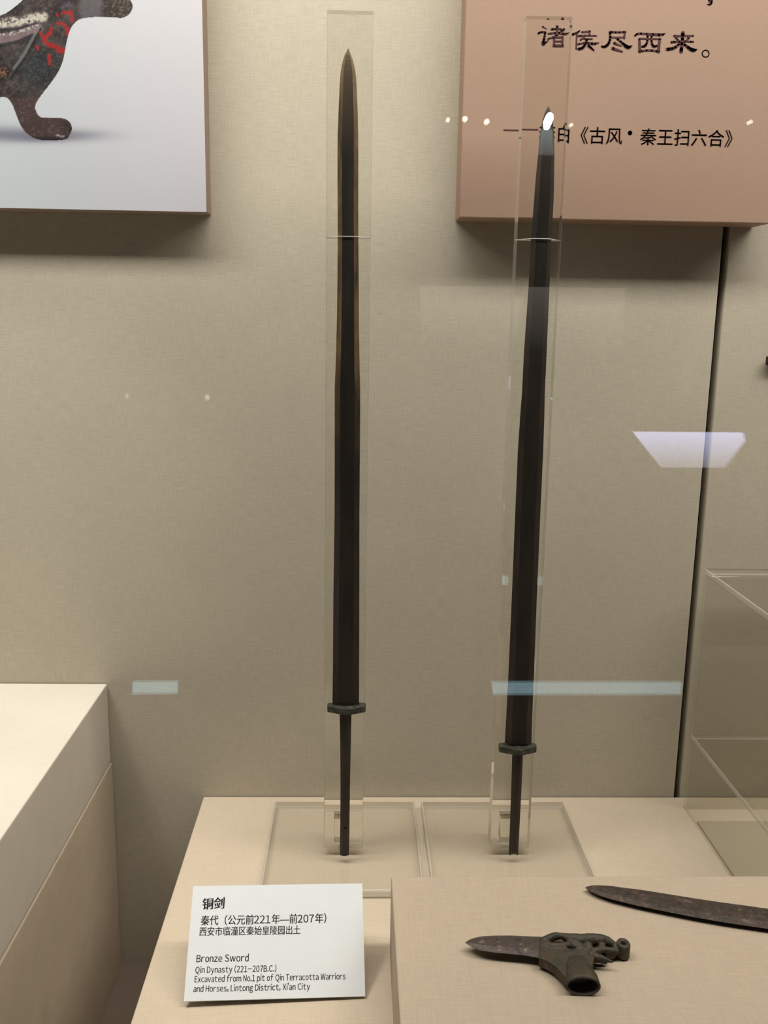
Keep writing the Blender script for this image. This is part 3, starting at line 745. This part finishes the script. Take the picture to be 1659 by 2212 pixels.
# ------------------------------------------------------------------ lamps of the hall, mirrored in the glass front
VD = 2*GL-HY         # mirrored distance
def hall(px, py, dy=0):
    P = onY(px, py, VD); return np.array((P[0], 2*GL-VD+dy, P[2]))
def lamp(name, label, px, mat, depth=.02, group=None, cat='lamp'):
    P = [hall(x, y) for x, y in px]; c = sum(P)/len(P)
    root = thing(name, (c[0], HY-.018, c[2]), label, cat, group)
    n = len(P)
    mesh_obj('lens', P, [tuple(range(n))], mat, root)
    Q = [c+(p-c)*1.06+np.array((0, -.001, 0)) for p in P]; B = [q-np.array((0, depth-.003, 0)) for q in Q]
    mesh_obj('housing', Q+B, [tuple(range(n)), tuple(range(2*n-1, n-1, -1))]+[(i, (i+1) % n, (i+1) % n+n, i+n) for i in range(n)], M_HALL, root)
    return root
def oval(cx, cy, rx, ry, n=14): return [(cx+rx*math.cos(2*math.pi*i/n), cy+ry*math.sin(2*math.pi*i/n)) for i in range(n)]
zt1, zb1 = hall(1490, 934)[2], hall(1490, 1010)[2]
lamp('ceiling_panel_lamp', 'bluish white trapezoid light panel mirrored in the glass right of swords', [(1368,933),(1608,935),(1612,953),(1568,1011),(1430,1011)], emit('panel_glow', (.62, .66, 1.0), 8.5, (zb1, zt1, (.9, .85, 1.0), 2.4)))
lamp('strip_lamp', 'long pale cyan strip light mirrored in the glass across right sword', [(1062,1475),(1475,1475),(1473,1502),(1066,1502)], emit('cyan_glow', (.58, .9, 1.0), 3.0))
lamp('strip_lamp', 'short pale cyan strip light mirrored in the glass above left plinth', [(285,1474),(383,1473),(383,1500),(285,1501)], emit('cyan_glow_short', (.62, .95, 1.0), 3.2))
WG = emit('spot_glow', (1, .93, .75), 16); WD = emit('dim_spot_glow', (1, .95, .85), 3.0)
for i, (x, y, r, lb) in enumerate(((968,258,4.5,'tiny warm spotlight mirrored just left of the calligraphy panel, first of the row'), (1005,256,6,'tiny warm spotlight mirrored on left edge of calligraphy panel, brightest of the row'),
                       (1052,262,6,'tiny warm spotlight mirrored on calligraphy panel, third of the row'), (1235,269,4,'tiny warm spotlight mirrored right of the black sword tip'), (1622,263,4.5,'tiny warm spotlight mirrored at far right of the source line'))):
    lamp('spotlight', lb, oval(x, y, r, r), WG, .02, 'row of mirrored hall spotlights')
dz = lamp('spotlight', 'large dazzling white spotlight mirrored on the right sword tip', [(1183,244),(1189,242),(1195,246),(1196,256),(1193,264),(1188,276),(1184,288),(1181,289),(1179,280),(1176,272),(1175,262),(1179,252)], emit('dazzle_glow', (.95, 1, 1), 60))
lamp('spotlight', 'faint narrow spotlight mirrored on plain wall at left', oval(273, 856, 3.5, 6), WD, .02, 'faint mirrored lamps on the left wall')
lamp('spotlight', 'faint round spotlight mirrored on plain wall between left edge and left sword', oval(447, 859, 5.5, 7), WD, .02, 'faint mirrored lamps on the left wall')
lamp('lit_showcase', 'dim warm glow of another showcase mirrored below the shadow of calligraphy panel', [(906,617),(1352,622),(1345,790),(915,785)], emit('showcase_glow', (1, .86, .72), .85, (hall(1100, 760)[2], hall(1100, 622)[2], (1, .86, .72), .04)), cat='showcase')
Pq = [hall(x, y, .001) for x, y in ((1171,278),(1194,278),(1198,334),(1163,333))]
rf = mesh_obj('glow_patch', Pq+[p-np.array((0, .004, 0)) for p in Pq], [(0, 1, 2, 3), (7, 6, 5, 4), (0, 4, 5, 1), (1, 5, 6, 2), (2, 6, 7, 3), (3, 7, 4, 0)], emit('glow_patch_light', (.86, 1, 1), 2.6, (hall(1180, 334)[2], hall(1180, 270)[2], (.9, 1, .97), .9)), dz)  # added glowing patch that imitates the soft haze below the dazzling spot
# ------------------------------------------------------------------ tip of an exhibit fixed to the wall at the right edge
q0 = onY(1657, 779, 1.09)
bm = bmesh.new(); R1 = [(0, .0004, .004), (.0012, .0035, .0055), (.01, .005, .0075), (.03, .007, .008), (.06, .006, .006)]
rows_ = []
for x, b_, t_ in R1:
    rows_.append([bm.verts.new((q0[0]+x, 1.0935+b_*.9*math.cos(a), q0[2]+t_*1.0*math.sin(a))) for a in [2*math.pi*i/10 for i in range(10)]])
for A_, B_ in zip(rows_[:-1], rows_[1:]):
    for i in range(10): bm.faces.new((A_[i], A_[(i+1) % 10], B_[(i+1) % 10], B_[i]))
bm.faces.new(rows_[0][::-1]); bm.faces.new(rows_[-1])
tag(bm_obj('bronze_fitting', bm, M_TANG), 'dark bronze tip on the wall, cut by the right photo edge', 'weapon')
